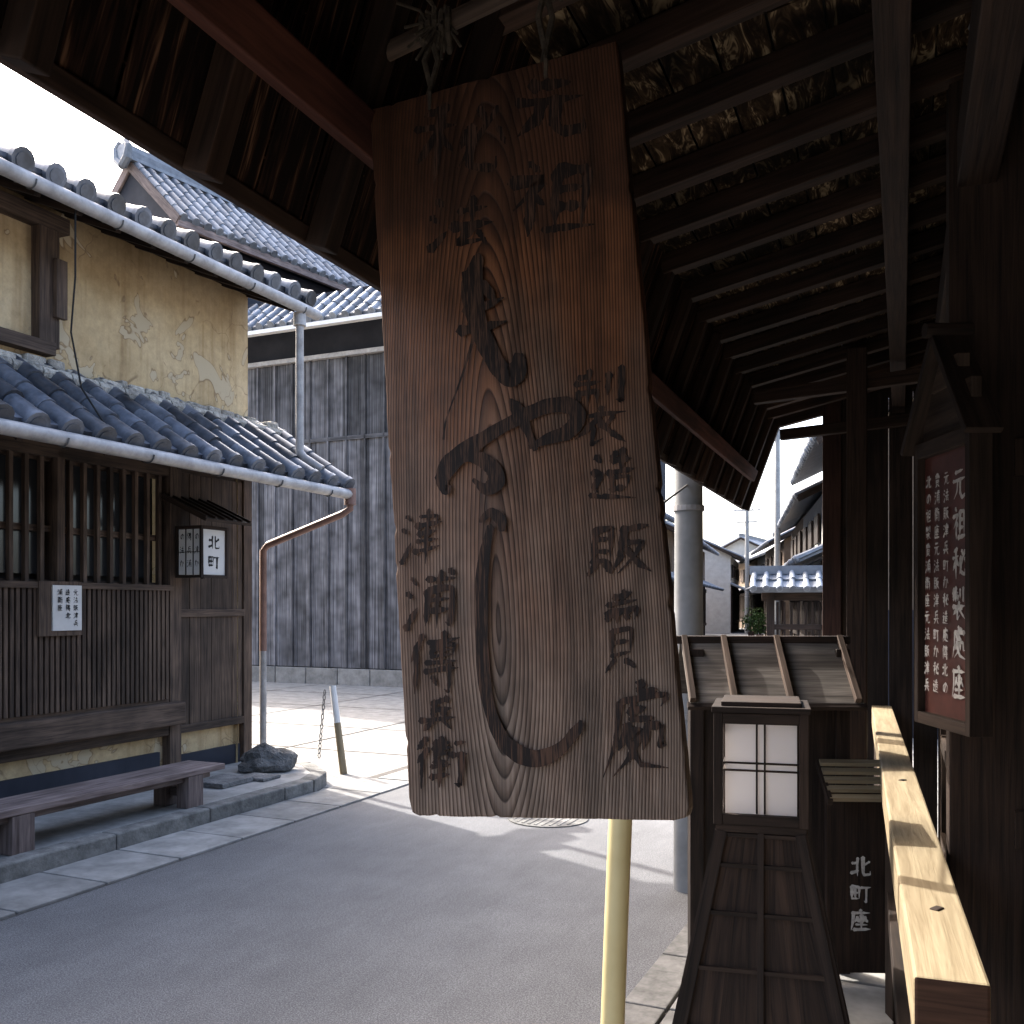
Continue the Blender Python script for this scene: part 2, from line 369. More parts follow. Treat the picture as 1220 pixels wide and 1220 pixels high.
class Brush:
    def __init__(s,mapf,nrm): s.mb=MB(); s.map=mapf; s.n=nrm; s.k=0
    def stroke(s,pts,w,prof=None,rough=1.0):
        c=cr(pts); n=len(c); L=[];Rr=[]; off=s.n*(0.0006+0.00004*s.k); s.k+=1
        sd=R()*100
        for i,p in enumerate(c):
            d=(c[min(i+1,n-1)]-c[max(i-1,0)]); d.normalize() if d.length>0 else None
            f=i/(n-1)
            if prof:
                x=f*(len(prof)-1); a=int(min(x,len(prof)-2)); ww=prof[a]*(1-(x-a))+prof[a+1]*(x-a)
            else:
                ww=(0.72+0.6*max(0,1-f*4)+0.25*math.sin(f*3.14))*(1 if f<.7 else 1-(f-.7)*2.6)
            ww*=w*0.5*(1+0.3*rough*noise.noise(V((f*6,sd,0))))
            q=V((-d.y,d.x,0))
            L.append(p+q*ww*(1+.16*rough*noise.noise(V((f*22,sd,3))))); Rr.append(p-q*ww*(1+.16*rough*noise.noise(V((f*22,sd,7)))))
        M=lambda p:s.map(p.x,p.y)+off
        for i in range(n-1): s.mb.face([M(L[i]),M(L[i+1]),M(Rr[i+1]),M(Rr[i])],0,None,0.5)
        d=(c[0]-c[1]); d.normalize(); h=(L[0]-Rr[0]).length/2
        s.mb.face([M(L[0]),M(c[0]+d*h*.8),M(Rr[0])],0,None,.5)
    def glyph(s,g,x0,y0,x1,y1,w,slant=0.0,rough=1.0):
        for st in G[g].split(';'):
            pts=[tuple(map(float,a.split(','))) for a in st.split()]
            pts=soften(pts) if len(pts)>2 else pts
            j=lambda:(R()-.5)*2.5*rough
            pp=[(x0+(x1-x0)*(a+j()-slant*(b-50))/100, y0+(y1-y0)*(b+j()-abs(slant)*(a-50)*.9)/100) for a,b in pts]
            s.stroke(pp,w*(0.7+0.6*R()),None,rough)
def flatmap(o,ex,ey): return lambda x,y:o+ex*x-ey*y
# ------------------------------------------------------------------ ground, roads
LT,RT=24.2,22.0
def sheet(name,pts,z,m,theta,parent=None):
    mb=MB(); mb.face([V((a,b,z)) for a,b in pts],0,[(a,b) for a,b in pts],0.5)
    ob=mb.build(name,[m],parent); ob.rotation_euler=(0,0,-math.radians(theta)) if not parent else (0,0,0); return ob
sheet('ground',[(-400,-400),(400,-400),(400,400),(-400,400)],0,M_GROUND,0)
sheet('side_street_pavement',[(-40,7.3),(-4.5,7.3),(-4.5,16.9),(-40,16.9)],0.004,M_CONC,LT)
sheet('road',[(-4.5,-12),(-1.2,-12),(-1.2,24),(-4.5,24)],0.008,M_ASPH,LT)
sheet('road',[(-3.2,14),(1.5,14),(1.5,120),(-3.2,120)],0.012,M_ASPH,13)
pv=empty('stone_gutter_strip',LT)
mb=MB(); y=-6
while y<16:
    l=0.6; mb.box(-5.045 if y<7.2 else -4.9,-4.5,y+.008,y+l-.008,0.0,0.022+R()*.006,0); y+=l
mb.build('slabs',[M_CONC],pv,bevel=0.006)
sheet('bed',[(-5.05,-6),(-4.49,-6),(-4.49,16),(-5.05,16)],0.010,M_JOINT,LT,pv)
pv=empty('roadside_pavement',LT)
sheet('bed',[(-1.22,-8),(2.5,-8),(2.5,13),(-1.22,13)],0.010,M_JOINT,LT,pv)
mb=MB(); y=-4
mb2=MB()
while y<13:
    mb.box(-1.21,-1.03,y+.006,y+.594,0,0.028,0)
    x=-1.02
    for w in (.42,.42,.42,.42,.42):
        mb2.box(x+.006,x+w-.006,y+.006,y+.594,0,0.026+R()*.006,0); x+=w
    y+=.6
mb.build('edge_stones',[M_STONE],pv,bevel=.006); mb2.build('slabs',[M_CONC],pv,bevel=.005)
sw=empty('raised_pavement',LT)
mb=MB()
poly=[(-6.4,-6),(-5.2,-6),(-5.2,7.0),(-5.33,7.35),(-5.7,7.68),(-6.4,7.78)]
top=[V((a,b,.12)) for a,b in poly]; mb.face(top,0,[(a,b) for a,b in poly])
mb.build('top',[M_CONC],sw)
mb=MB(); y=-6
while y<6.9:
    mb.box(-5.2,-5.05,y+.004,y+.896 if y<6 else 7.0,0,.125+R()*.004,0); y+=.9
for a,b in (((-5.125,7.0),(-5.26,7.37)),((-5.26,7.37),(-5.68,7.75)),((-5.68,7.75),(-6.4,7.86))):
    mb.beam((*a,.062),(*b,.062),.15,.126,0)
mb.build('kerb',[M_STONE],sw,bevel=.012)
sj=empty('paving_joints',LT); mb=MB()
for yy in (9.2,11.0,13.2,15.2): mb.face([V((-30,yy,.0085)),V((-4.6,yy,.0085)),V((-4.6,yy+.03,.0085)),V((-30,yy+.03,.0085))],0)
for xx in (-7,-9.5,-12,-14.5): mb.face([V((xx,7.9,.0095)),V((xx+.03,7.9,.0095)),V((xx+.03,16.8,.0095)),V((xx,16.8,.0095))],0)
mb.build('joints',[M_JOINT],sj)
mh=empty('manhole_cover',LT,(0.28,7.45,0)); mb=MB()
mb.tube([(0,0,.006),(0,0,.016)],[.31,.31],32,0); 
for i in range(-4,5):
    h=math.sqrt(.27**2-(i*.055)**2); mb.box(i*.055-.008,i*.055+.008,-h,h,.016,.020,0)
mb.build('cover',[M_STONE],mh)

# ------------------------------------------------------------------ left house
H=empty('ochre_plaster_house',LT)
S0,S1=-4.0,7.7; TW=-6.3
mb=MB()
mb.box(TW-.15,TW,S0,S1-.06,3.2,4.72,0,.6)
for yy in (S1-.06,S1-.2):
    mb.face([V((-12.9,yy,.1)),V((TW-.005,yy,.1)),V((TW-.005,yy,4.70)),V((-9.6,yy,6.0)),V((-12.9,yy,4.75))],0,None,.6)
mb.box(-13,-12.9,S0,S1-.06,0.1,4.7,0,.6)
mb.box(TW-.2,TW-.06,S0,6.6,.1,.62,0,.6)
mb.box(TW-.2,TW-.055,6.68,7.6,.1,.62,0,.6)
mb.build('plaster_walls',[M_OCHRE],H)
mb=MB()
mb.box(TW-.12,TW+.004,7.58,7.7,.12,3.2,0); mb.box(TW-.12,TW+.03,6.56,6.7,.12,3.1,0)
mb.box(TW-.1,TW-.03,S0,7.58,2.86,3.2,0)
s=6.705
while s<7.57:
    w=.145; mb.box(TW-.05,TW-.02+R()*.008,s,min(s+w-.004,7.577),.55,2.86,0); s+=w
mb.box(TW-.05,TW+.008,6.7,7.58,1.55,1.62,0); mb.box(TW-.05,TW+.008,6.7,7.58,.5,.57,0)
mb.build('wall_boards_posts',[W_BROWN],H,bevel=.003)
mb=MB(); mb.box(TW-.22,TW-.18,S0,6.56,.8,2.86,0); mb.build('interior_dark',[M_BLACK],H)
mb=MB()
for yy in range(0,6): mb.box(TW-.14,TW-.13,6.5-1.05*(yy+1),6.5-1.05*yy-.05,1.9,2.8,0)
mb.build('glass_panes',[M_GLASS],H)
mb=MB(); s=6.5
while s>0:
    mb.box(TW-.05,TW-.01,s-.035,s,1.82,2.84,0); s-=.135
for z in (1.83,2.25,2.8): mb.box(TW-.10,TW-.055,S0,6.55,z-.025,z+.025,0)
s=5.45
while s>0: mb.box(TW-.12,TW+.02,s-.07,s,.8,2.86,0); s-=1.05*2
mb.box(TW-.08,TW+.02,S0,6.555,2.80,2.9,0)
mb.build('window_lattice',[W_BROWN],H,bevel=.002)
mb=MB(); s=6.52
while s>0:
    mb.box(TW+.03,TW+.055,s-.032,s,.83,1.79,0); s-=.05
for z in (.83,1.3,1.77): mb.box(TW+.0,TW+.028,S0,6.55,z-.03,z+.03,0)
mb.box(TW-.02,TW+.075,S0,6.56,1.785,1.835,0)
mb.build('lower_slats',[W_BROWN],H,bevel=.002)
mb=MB(); mb.box(TW-.1,TW+.12,S0,6.66,.60,.80,0); mb.box(TW-.1,TW+.02,S0,6.66,.5,.597,0); mb.build('sill_beam',[W_BROWN],H,bevel=.012)
mb=MB(); mb.box(TW-.06,TW-.03,S0,6.5,.12,.36,0); mb.box(TW-.06,TW-.03,6.72,7.56,.12,.30,0); mb.build('base_board',[M_BLACKPL],H)
mb=MB()
mb.box(TW-.02,TW+.09,5.16,5.34,3.62,4.62,0); mb.box(TW-.02,TW+.09,3.2,3.35,3.62,4.62,0)
mb.box(TW-.02,TW+.10,3.1,5.3,3.56,3.66,0); mb.box(TW-.02,TW+.11,3.1,5.42,4.52,4.64,0)
mb.box(TW+.09,TW+.13,5.28,5.38,3.85,4.3,0)
mb.build('upper_window_frame',[W_BROWN],H,bevel=.003)
def roofpart(name,t0,z0,t1,z1,s0,s1,row,r=.07,raft=True,rm=W_DARK):
    D=V((t1-t0,0,z1-z0)); L=D.length; Dn=D.normalized(); Nn=V((-Dn.z,0,Dn.x)); 
    if Nn.z<0: Nn=-Nn
    mb=MB(); kawara(mb,V((t0,s0,z0)),V((0,1,0)),Dn,s1-s0,L,.27,row,r); ob=mb.build(name+'_tiles',[M_TILE],H,smooth=True)
    mb=MB(); mb.obox(V((t0+.03,s0,z0))-Nn*.085,[V((0,s1-s0,0)),Dn*L,Nn*.03],0)
    if raft:
        s=s0+.1
        while s<s1:
            mb.obox(V((t0+.02,s,z0))-Nn*.15+Dn*.05,[V((0,.05,0)),Dn*(L-.05),Nn*.062],0); s+=.36
    mb.build(name+'_rafters',[rm],H)
roofpart('lower_roof',-5.38,2.82,-6.28,3.42,S0,7.95,.27,.082)
roofpart('upper_roof',-5.68,4.62,-9.6,6.12,S0,7.75,.40,.08)
mb=MB()
kawara(mb,V((-13.2,S0,4.75)),V((0,1,0)),V((3.6,0,1.37)),11.75,3.85,.30,1.9,.07,seg=4); mb.build('rear_roof_tiles',[M_TILE],H,smooth=True)
mb=MB(); 
for k in range(3): mb.box(-9.75+.03*k,-9.45-.03*k,S0,7.8,6.1+.09*k,6.18+.09*k,0)
mb.build('ridge',[M_TILE],H)
mb=MB(); s=S0
while s<7.9:
    w=.10+R()*.12
    mb.box(TW+.005+R()*.01,TW+.13+R()*.06,s,s+w-.012,3.36,3.44+R()*.05,0)
    if R()<.8: mb.box(TW+.0,TW+.06+R()*.04,s+.02*R(),s+w-.02,3.45,3.49+R()*.05,0)
    s+=w
mb.build('mortar_flashing',[M_MORTAR],H,bevel=.018)
mb=MB()
s=S0
while s<7.9:
    mb.tube([(TW+.17,s,3.385),(TW+.17,s+.25,3.39)],[.05,.045],8,0); s+=.26
mb.build('noshi_tiles',[M_MORTAR],H,smooth=True)
mb=MB()
mb.tube([(-5.62,S0,4.56),(-5.62,7.85,4.50)],.052,10,0)
mb.tube([(-5.64,7.62,4.49),(-5.66,7.62,4.40),(-5.66,7.62,3.1)],.04,10,0)
mb.tube([(-5.66,7.62,4.46),(-5.66,7.62,4.34)],.062,10,0)
mb.tube([(-5.32,S0,2.80),(-5.32,8.0,2.74)],.05,10,0)
mb.tube([(-5.66,7.62,3.13),(-5.6,7.62,3.06),(-5.42,7.65,2.95)],.04,10,0)
mb.tube([(TW+.06,7.80,1.2),(TW+.06,7.80,.1)],.035,10,0)
mb.build('gutters',[M_GUT],H,smooth=True)
mb=MB()
for k in range(11):
    s=.75*k+.1
    for (t_,z_) in ((-5.62,4.56-.06*(s+4)/11.85),(-5.32,2.80-.06*(s+4)/12)):
        mb.tube([(t_+.056*math.cos(a),s,z_+.056*math.sin(a)) for a in [math.pi+i*.45 for i in range(8)]],.006,5,0)
        mb.tube([(t_-.056,s,z_),(t_-.16,s,z_+.02)],.006,5,0)
mb.build('gutter_straps',[M_IRON],H)
mb=MB()
mb.tube([(-5.32,7.97,2.78),(-5.32,7.97,2.60),(-5.40,7.95,2.55),(-6.2,7.82,2.26),(TW+.06,7.80,2.2),(TW+.06,7.80,1.2)],.036,10,0)
mb.tube([(-5.32,7.97,2.80),(-5.32,7.97,2.64)],.06,10,0)
mb.build('rain_pipe',[M_GUTB],H,smooth=True)
mb=MB(); mb.tube([(-5.66,5.0,4.5),(-5.66,5.0,4.0),(-5.68,4.98,3.6),(-5.60,5.0,3.2),(-5.36,5.05,2.85)],.007,6,0); mb.build('cable',[M_BLACK],H)

LN=empty('wall_lantern_sign',LT); mb=MB()
a0,a1,b0,b1,z0,z1=-6.25,-5.95,6.6,6.95,1.90,2.36
mb.box(a0+.02,a1-.02,b0+.02,b1-.02,z0+.03,z1-.03,0); mb.build('paper_box',[M_PAPER],LN)
mb=MB()
for x in (a0,a1-.025):
    for yy in (b0,b1-.025): mb.box(x,x+.025,yy,yy+.025,z0,z1,0)
for z in (z0,z1-.025):
    mb.box(a0+.025,a1-.025,b0,b0+.022,z,z+.025,0); mb.box(a1-.022,a1,b0+.025,b1-.025,z,z+.025,0)
for k in (1,2): mb.box(a0+.025+k*.083,a0+.031+k*.083,b0+.008,b0+.018,z0+.025,z1-.025,0)
mb.box(a0+.025,a1-.025,b0+.009,b0+.017,z0+.225,z0+.231,0)
mb.obox(V((-5.80,6.48,2.38)),[V((0,.6,0)),V((-.5,0,.22)),V((.01,0,.025))],0)
for k in range(6): mb.obox(V((-5.80,6.48+.115*k,2.405)),[V((0,.02,0)),V((-.5,0,.22)),V((.01,0,.02))],0)
mb.build('frame_and_roof',[W_DARK],LN,bevel=.002)
br=Brush(flatmap(V((a0,b0+.0195,z1)),V((1,0,0)),V((0,0,1))),V((0,-1,0)))
for i,g in enumerate(['no','tsu','ka','den','hei','ura','no','ho','ka']):
    br.glyph(g,.205-.083*(i//3),.06+.12*(i%3),.255-.083*(i//3),.13+.12*(i%3),.006)
br.mb.build('lettering_side',[M_INK],LN)
br=Brush(flatmap(V((a1-.0195,b0,z1)),V((0,1,0)),V((0,0,1))),V((1,0,0)))
br.glyph('kita',.11,.08,.25,.21,.018); br.glyph('machi',.11,.25,.25,.38,.018)
br.mb.build('lettering_front',[M_INK],LN)
NS=empty('small_notice_board',LT); mb=MB(); mb.box(TW+.06,TW+.085,5.16,5.56,1.42,1.84,0); mb.build('backing',[W_BROWN],NS,bevel=.003)
mb=MB(); mb.box(TW+.086,TW+.10,5.27,5.54,1.46,1.81,0); mb.build('white_panel',[M_WHITE],NS,bevel=.002)
br=Brush(flatmap(V((TW+.10,5.27,1.81)),V((0,1,0)),V((0,0,1))),V((1,0,0)))
gl=list(G)
for c in range(3):
    for r_ in range(5-c): br.glyph(gl[(c*5+r_*3)%len(gl)],.19-c*.075,.03+r_*.06,.235-c*.075,.08+r_*.06,.006)
br.mb.build('lettering',[M_INK],NS)
BN=empty('wooden_bench',LT); mb=MB()
for k in range(2): mb.box(-5.56+.19*k,-5.56+.19*k+.184,2.4,6.02,.365,.41,0,.9)
mb.box(-5.50,-5.45,2.6,5.9,.32,.363,0,.3); mb.box(-5.28,-5.23,2.6,5.9,.32,.363,0,.3)
for s_ in (5.62,4.12,2.7):
    mb.box(-5.54,-5.42,s_,s_+.16,.122,.363,0,.3); mb.box(-5.31,-5.19,s_,s_+.16,.122,.363,0,.3); mb.box(-5.42,-5.31,s_+.05,s_+.1,.2,.26,0,.2)
mb.build('seat_and_legs',[W_BENCH],BN,bevel=.006)
import bmesh
def rock(name,loc,sz,seed):
    bm=bmesh.new(); bmesh.ops.create_icosphere(bm,subdivisions=3,radius=1)
    for v in bm.verts:
        n=noise.noise(v.co*1.3+V((seed,0,0)))*.45+noise.noise(v.co*3+V((seed,5,0)))*.15
        v.co=v.co*(1+n); v.co=V((v.co.x*sz[0],v.co.y*sz[1],max(v.co.z,-.4)*sz[2]))
    me=bpy.data.meshes.new(name); bm.to_mesh(me); bm.free(); me.materials.append(M_ROCK)
    o=bpy.data.objects.new(name,me); scene.collection.objects.link(o)
    th=math.radians(LT); t,s_,z=loc; o.location=(s_*math.sin(th)+t*math.cos(th),s_*math.cos(th)-t*math.sin(th),z); return o
rock('garden_rock',(-5.78,7.25,.19),(.26,.20,.16),1); rock('garden_rock',(-5.95,7.5,.17),(.15,.16,.12),4); 
ST=empty('stone_step_plate',LT); mb=MB(); mb.box(-5.85,-5.5,6.35,6.75,.122,.165,0); mb.box(-5.7,-5.4,6.75,7.0,.122,.15,0); mb.build('plate',[M_ROCK],ST,bevel=.008)
CP=empty('chain_post',LT); mb=MB()
mb.tube([(-5.38,7.95,0),(-5.47,7.97,.5)],[.037,.034],10,1); mb.tube([(-5.47,7.97,.5),(-5.53,7.98,.86)],[.034,.032],10,0); mb.build('post',[M_WHITE,W_PALE],CP,smooth=True)
mb=MB()
for k in range(14):
    c=V((-5.57-.005*k,7.9,.80-.048*k)); ring=[]
    ax=V((1,0,0)) if k%2 else V((0,1,0))
    ring=[c+ax*.014*math.cos(t)+V((0,0,1))*.028*math.sin(t) for t in [i*math.pi/4 for i in range(9)]]
    mb.tube(ring,.005,5,0,False)
mb.build('chain',[M_IRON],CP)
# ------------------------------------------------------------------ warehouse
WH=empty('board_clad_warehouse',LT)
mb=MB(); x=-22
while x<-6.5:
    w=.20+R()*.05
    mb.box(x+.004,x+w-.003,17.0-R()*.012,17.05,.36,5.12,0); mb.box(x+.004,x+w-.003,17.0-R()*.012,17.05,5.2,6.86,0); x+=w
mb.build('planks',[W_GREY],WH)
mb=MB(); 
x=-22
while x<-6.5: mb.box(x-.02,x+.02,16.95,16.985,.36,6.86,0); x+=.46
mb.box(-22,-6.5,16.95,17.0,5.12,5.2,0); mb.build('battens',[W_GREY],WH)
mb=MB(); mb.box(-22,-6.5,16.88,17.1,6.86,6.95,0,.8); mb.build('coping',[M_GUT],WH)
mb=MB(); x=-22
while x<-6.5: mb.box(x+.01,x+.79,16.9,17.2,0,.34,0); x+=.8
mb.build('stone_base',[M_CONC],WH,bevel=.01)
mb=MB(); mb.box(-22,-6.5,17.06,24,.0,8.3,0); mb.build('black_walls',[M_BLACKPL],WH)
mb=MB(); kawara(mb,V((-22,16.1,7.42)),V((1,0,0)),V((0,1,.8)),15.7,1.3,.30,.33,.08,seg=6); mb.build('pent_roof_tiles',[M_TILEF],WH,smooth=True)
mb=MB(); mb.box(-22,-6.4,16.05,16.2,7.28,7.36,0); mb.build('pent_fascia',[M_WHITE],WH)
UB=empty('tall_storehouse',33.0)
mb=MB(); mb.box(-21.2,-18.0,14.2,34,0,10.05,0); mb.build('black_walls',[M_BLACKPL],UB)
mb=MB(); e0=-17.45
kawara(mb,V((e0,13.7,10.1)),V((0,1,0)),V((-1.7,0,1.62)),20,2.35,.33,.40,.09,jit=.5,seg=6)
mb.build('roof_tiles',[M_TILEF],UB,smooth=True)
mb=MB(); 
mb.face([V((e0,13.65,10.1)),V((e0-1.7,13.65,11.72)),V((e0-3.4,13.65,10.1))],0); mb.box(-20.7,-17.6,13.66,14.2,9.5,10.08,0)
mb.build('gable_infill',[M_BLACKPL],UB)
mb=MB()
mb.box(e0-.1,e0+.0,13.6,33.7,9.9,10.06,0); mb.beam((e0,13.6,10.02),(e0-1.7,13.6,11.62),.06,.2,0); mb.beam((e0-3.4,13.6,10.02),(e0-1.7,13.6,11.62),.06,.2,0)
mb.build('bargeboards',[W_BENCH],UB)
mb=MB()
for k in range(4): mb.box(e0-1.9+.03*k,e0-1.5-.03*k,13.5,33.7,11.68+.08*k,11.75+.08*k,0)
mb.tube([(e0-1.7,13.45,12.0),(e0-1.7,33.7,12.0)],.09,8,0)
for sg in (-1,1):
    mb.tube([(e0-1.7,13.42,11.55),(e0-1.7+sg*.18,13.42,11.7),(e0-1.7+sg*.22,13.42,11.95),(e0-1.7+sg*.10,13.42,12.1)],[.1,.1,.08,.05],8,0)
mb.tube([(e0-1.7,13.38,11.85),(e0-1.7,13.46,11.85)],[.17,.17],12,0)
kawara(mb,V((e0-3.4,13.7,10.1)),V((0,1,0)),V((1.7,0,1.62)),20,2.35,.4,1.2,.08,seg=4)
mb.build('ridge',[M_TILEF],UB)

def townhouse(name,theta,t0,t1,s0,s1,eave,ridge,wall,face=-1,pent=True,tile=None):
    E=empty(name,theta); tile=tile or M_TILEF
    lo,hi=min(t0,t1),max(t0,t1); sg=1 if t1>t0 else -1
    mb=MB(); mb.box(lo+.02,hi,s0,s1,0,eave,0,.6)
    mid=(t0+t1)/2
    for s_ in (s0,s1): mb.face([V((lo,s_,eave)),V((hi,s_,eave)),V((mid,s_,ridge))],0,None,.6)
    mb.build('walls',[wall],E)
    mb=MB(); D=V((mid-(t0-sg*.7),0,ridge-eave+.15)); kawara(mb,V((t0-sg*.7,s0-.4,eave-.12)),V((0,1,0)),D,s1-s0+.8,D.length,.33,1.6,.08,seg=4)
    D2=V((mid-(t1+sg*.5),0,ridge-eave+.15)); kawara(mb,V((t1+sg*.5,s0-.4,eave-.12)),V((0,1,0)),D2,s1-s0+.8,D2.length,.5,4,.1,seg=3)
    mb.box(mid-.15,mid+.15,s0-.45,s1+.45,ridge,ridge+.3,0)
    if pent:
        D3=V((sg*1.0,0,.45)); kawara(mb,V((t0-sg*1.0,s0-.1,2.55)),V((0,1,0)),D3,s1-s0+.2,D3.length,.33,.5,.07,seg=4)
    mb.build('roof',[tile],E)
    mb=MB(); f=t0-sg*.02
    a,b=min(f,f-sg*.06),max(f,f-sg*.06)
    s_=s0+.05
    while s_<s1-.1:
        mb.box(a,b,s_,s_+.1,0,2.8,0); 
        s_+=1.5
    s_=s0+.2
    while s_<s1-.2: mb.box(a,b-.01,s_,s_+.04,.7,2.4,0); s_+=.14
    mb.box(a,b+.01,s0,s1,.55,.7,0); mb.box(a,b+.01,s0,s1,2.4,2.6,0)
    s_=s0+.8
    while s_<s1-1.8:
        mb.box(a,b,s_,s_+1.3,3.4,eave-.5,0); s_+=2.3
    for tt in (t0-sg*.7,t1+sg*.5):
        mb.beam((tt,s0-.42,eave-.2),(mid,s0-.42,ridge-.02),.05,.2,0)
    mb.build('timber_lattice',[W_DARK],E)
    mb=MB(); mb.box(a+.02*(1),b-.03,s0+.1,s1-.1,.6,2.5,0); mb.build('openings',[M_BLACK],E)
    return E
M_WHPL=plain('white_plaster',(0.34,0.33,0.31),(0.44,0.43,0.41),3,.9,.1)
M_BRPL=plain('brown_plaster',(0.11,0.08,0.055),(0.17,0.13,0.095),3,.9,.1)
townhouse('townhouse',13,2.2,9.5,19.5,26,5.0,6.9,M_BRPL)
townhouse('townhouse',13,2.3,9.5,27,35,4.7,6.6,M_WHPL,tile=M_TILE)
townhouse('townhouse',13,2.4,9.5,36,44,4.9,6.8,M_BRPL)
townhouse('townhouse',10,4.6,11,46,56,4.7,6.5,M_BRPL,tile=M_TILE)
townhouse('townhouse',7,8.4,14,57,66,4.8,6.8,M_WHPL)
townhouse('townhouse',4,12.0,18,66,76,4.8,6.8,M_BRPL)
townhouse('townhouse',-18,46,54,62,74,5.2,7.4,M_WHPL)
townhouse('townhouse',18,-6.0,-13,26,38,4.9,6.8,M_WHPL)
townhouse('townhouse',16,-4.6,-12,40,56,4.7,6.6,M_BRPL)
townhouse('townhouse',16,-3.4,-11,60,70,4.7,6.6,M_WHPL)
townhouse('townhouse',28,-15.5,-23,74,90,4.9,6.9,M_WHPL)
def leaves(name,loc,r,h,n,c1,c2):
    m=plain('leaf_'+name,c1,c2,8,.6,0); mb=MB()
    for i in range(n):
        a=R()*6.28; q=R()**.5*r; p=V((math.cos(a)*q,math.sin(a)*q,.35+R()*h))*1.0
        if noise.noise(p*3)<-.12: continue
        d=V((R()-.5,R()-.5,R()-.5)).normalized(); e=d.cross(V((R(),R(),R()+.1))).normalized()
        s_=.05+R()*.05; mb.face([p-d*s_,p+e*s_*.5,p+d*s_,p-e*s_*.5],0)
    E=empty(name,0,loc); mb.build('foliage',[m],E)
    mb=MB()
    for k in range(5): mb.tube([(0,0,.2),((R()-.5)*r,(R()-.5)*r,.35+h*.7)],[.02,.008],5,0)
    mb.tube([(0,0,0),(0,0,.3)],[.14,.2],12,1); mb.build('stems_pot',[W_BROWN,M_GUTB],E)
leaves('potted_shrub',(11.8,46,0),.5,1.0,500,(.03,.07,.015),(.09,.15,.04))
leaves('potted_shrub',(12.4,50,0),.5,.8,400,(.03,.07,.015),(.10,.16,.04))
leaves('potted_shrub',(14.3,57,0),.7,1.2,500,(.03,.06,.015),(.09,.13,.04))
def upole(name,x,y,r,h,arms=True):
    E=empty(name,20,(x,y,0)); mb=MB(); mb.tube([(0,0,0),(0,0,h)],[r,r*.72],20,0); mb.build('shaft',[M_CONC2],E,smooth=True)
    mb=MB()
    if arms:
        mb.beam((-.8,0,h-.6),(.8,0,h-.6),.08,.08,0); mb.beam((-.6,0,h-1.3),(.6,0,h-1.3),.08,.08,0)
        for a in (-.7,-.3,.3,.7): mb.tube([(a,0,h-.55),(a,0,h-.38)],.04,8,0)
    for z in (1.0,2.2): mb.tube([(0,0,z),(0,0,z+.03)],[r*1.04]*2,20,0)
    mb.build('fittings',[M_GUT],E)
upole('utility_pole',1.025,5.6,.088,8.5)
upole('utility_pole',.275*38,38,.13,9.6); upole('utility_pole',.2435*58,58,.15,8)
GT=empty('roofed_garden_gate',14,(3.62,12.2,0)); mb=MB()
for x in (-.34,.34): mb.box(x-.05,x+.05,-.05,.05,0,1.85,0)
mb.box(-.45,.45,-.04,.04,1.72,1.82,0); mb.box(-.30,.30,-.02,.02,0.0,1.0,0); mb.box(-.3,.3,-.03,.03,1.35,1.42,0)
for k in range(7): mb.box(-.27+.085*k,-.24+.085*k,-.015,.015,1.0,1.7,0)
mb.build('frame',[W_DARK],GT,bevel=.004)
mb=MB()
kawara(mb,V((-.55,-.32,1.86)),V((1,0,0)),V((0,.32,.2)),1.1,.38,.16,.19,.04); kawara(mb,V((-.55,.32,1.86)),V((1,0,0)),V((0,-.32,.2)),1.1,.38,.16,.19,.04)
mb.box(-.6,.6,-.06,.06,2.05,2.16,0); mb.build('roof',[M_TILEF],GT)
mb=MB(); mb.box(.42,2.4,-.08,.08,0,1.6,0); mb.build('wing_wall',[M_BLACKPL],GT)

# ------------------------------------------------------------------ right building with eave
B=empty('eaved_timber_shop',RT)
E0,E1=-3.2,7.0
bt,bz=-1.04,2.354; jt,jz=-.82,2.96; wt,wz=.35,3.21
mb=MB()
Dn=V((wt-jt,0,wz-jz)); Nn=V((-Dn.z,0,Dn.x)).normalized()
nb=9
for k in range(nb):
    a=k/nb
    sl=E0
    while sl<E1-.01:
        l=min(.9+R()*.9,E1-sl)
        mb.obox(V((jt,sl,jz))+Dn*a+Nn*(.006*R()),[V((0,l-.004,0)),Dn*(1/nb-.006),Nn*.02],0); sl+=l
mb.build('ceiling_boards',[M_CEIL],B)
mb=MB(); mb.obox(V((jt-.45,E0-.2,jz-.05))+Nn*.05,[V((0,E1-E0+.3,0)),Dn*1.5,Nn*.06],0); mb.build('outer_roof_skin',[M_TILE],B)
mb=MB(); s=E0+.05
while s<E1:
    mb.obox(V((jt-.02,s+(R()-.5)*.03,jz))-Nn*.075,[V((0,.05+R()*.012,0)),Dn*1.0,Nn*.072],0); s+=.335
mb.build('rafters',[W_EAVE],B,bevel=.003)
Dp=V((jt-bt,0,jz-bz)); Np=V((-Dp.z,0,Dp.x)).normalized()
mb=MB(); s=E0
while s<E1-.01:
    w=.12+R()*.05
    if s+w>E1: w=E1-s
    c=R(); o=V((bt,s+.002,bz))+Np*(R()*.004)
    ou=R()*9; Ld=Dp.length*1.05
    pts=[o,o+V((0,w-.004,0)),o+V((0,w-.004,0))+Dp*1.05,o+Dp*1.05]
    mb.face(pts,0,[(ou,0),(ou,w),(ou+Ld,w),(ou+Ld,0)],c)
    mb.face([p+Np*.022 for p in pts[::-1]],0,[(0,0)]*4,c)
    mb.face([pts[0],pts[0]+Np*.022,pts[1]+Np*.022,pts[1]],0,[(0,0)]*4,c)
    s+=w
mb.obox(V((bt,E0,bz))+Np*.022,[V((0,E1-E0,0)),Dp*1.05,Np*.02],0)
mb.build('eave_panel',[M_STREAK],B)
mb=MB(); s=E0+.05
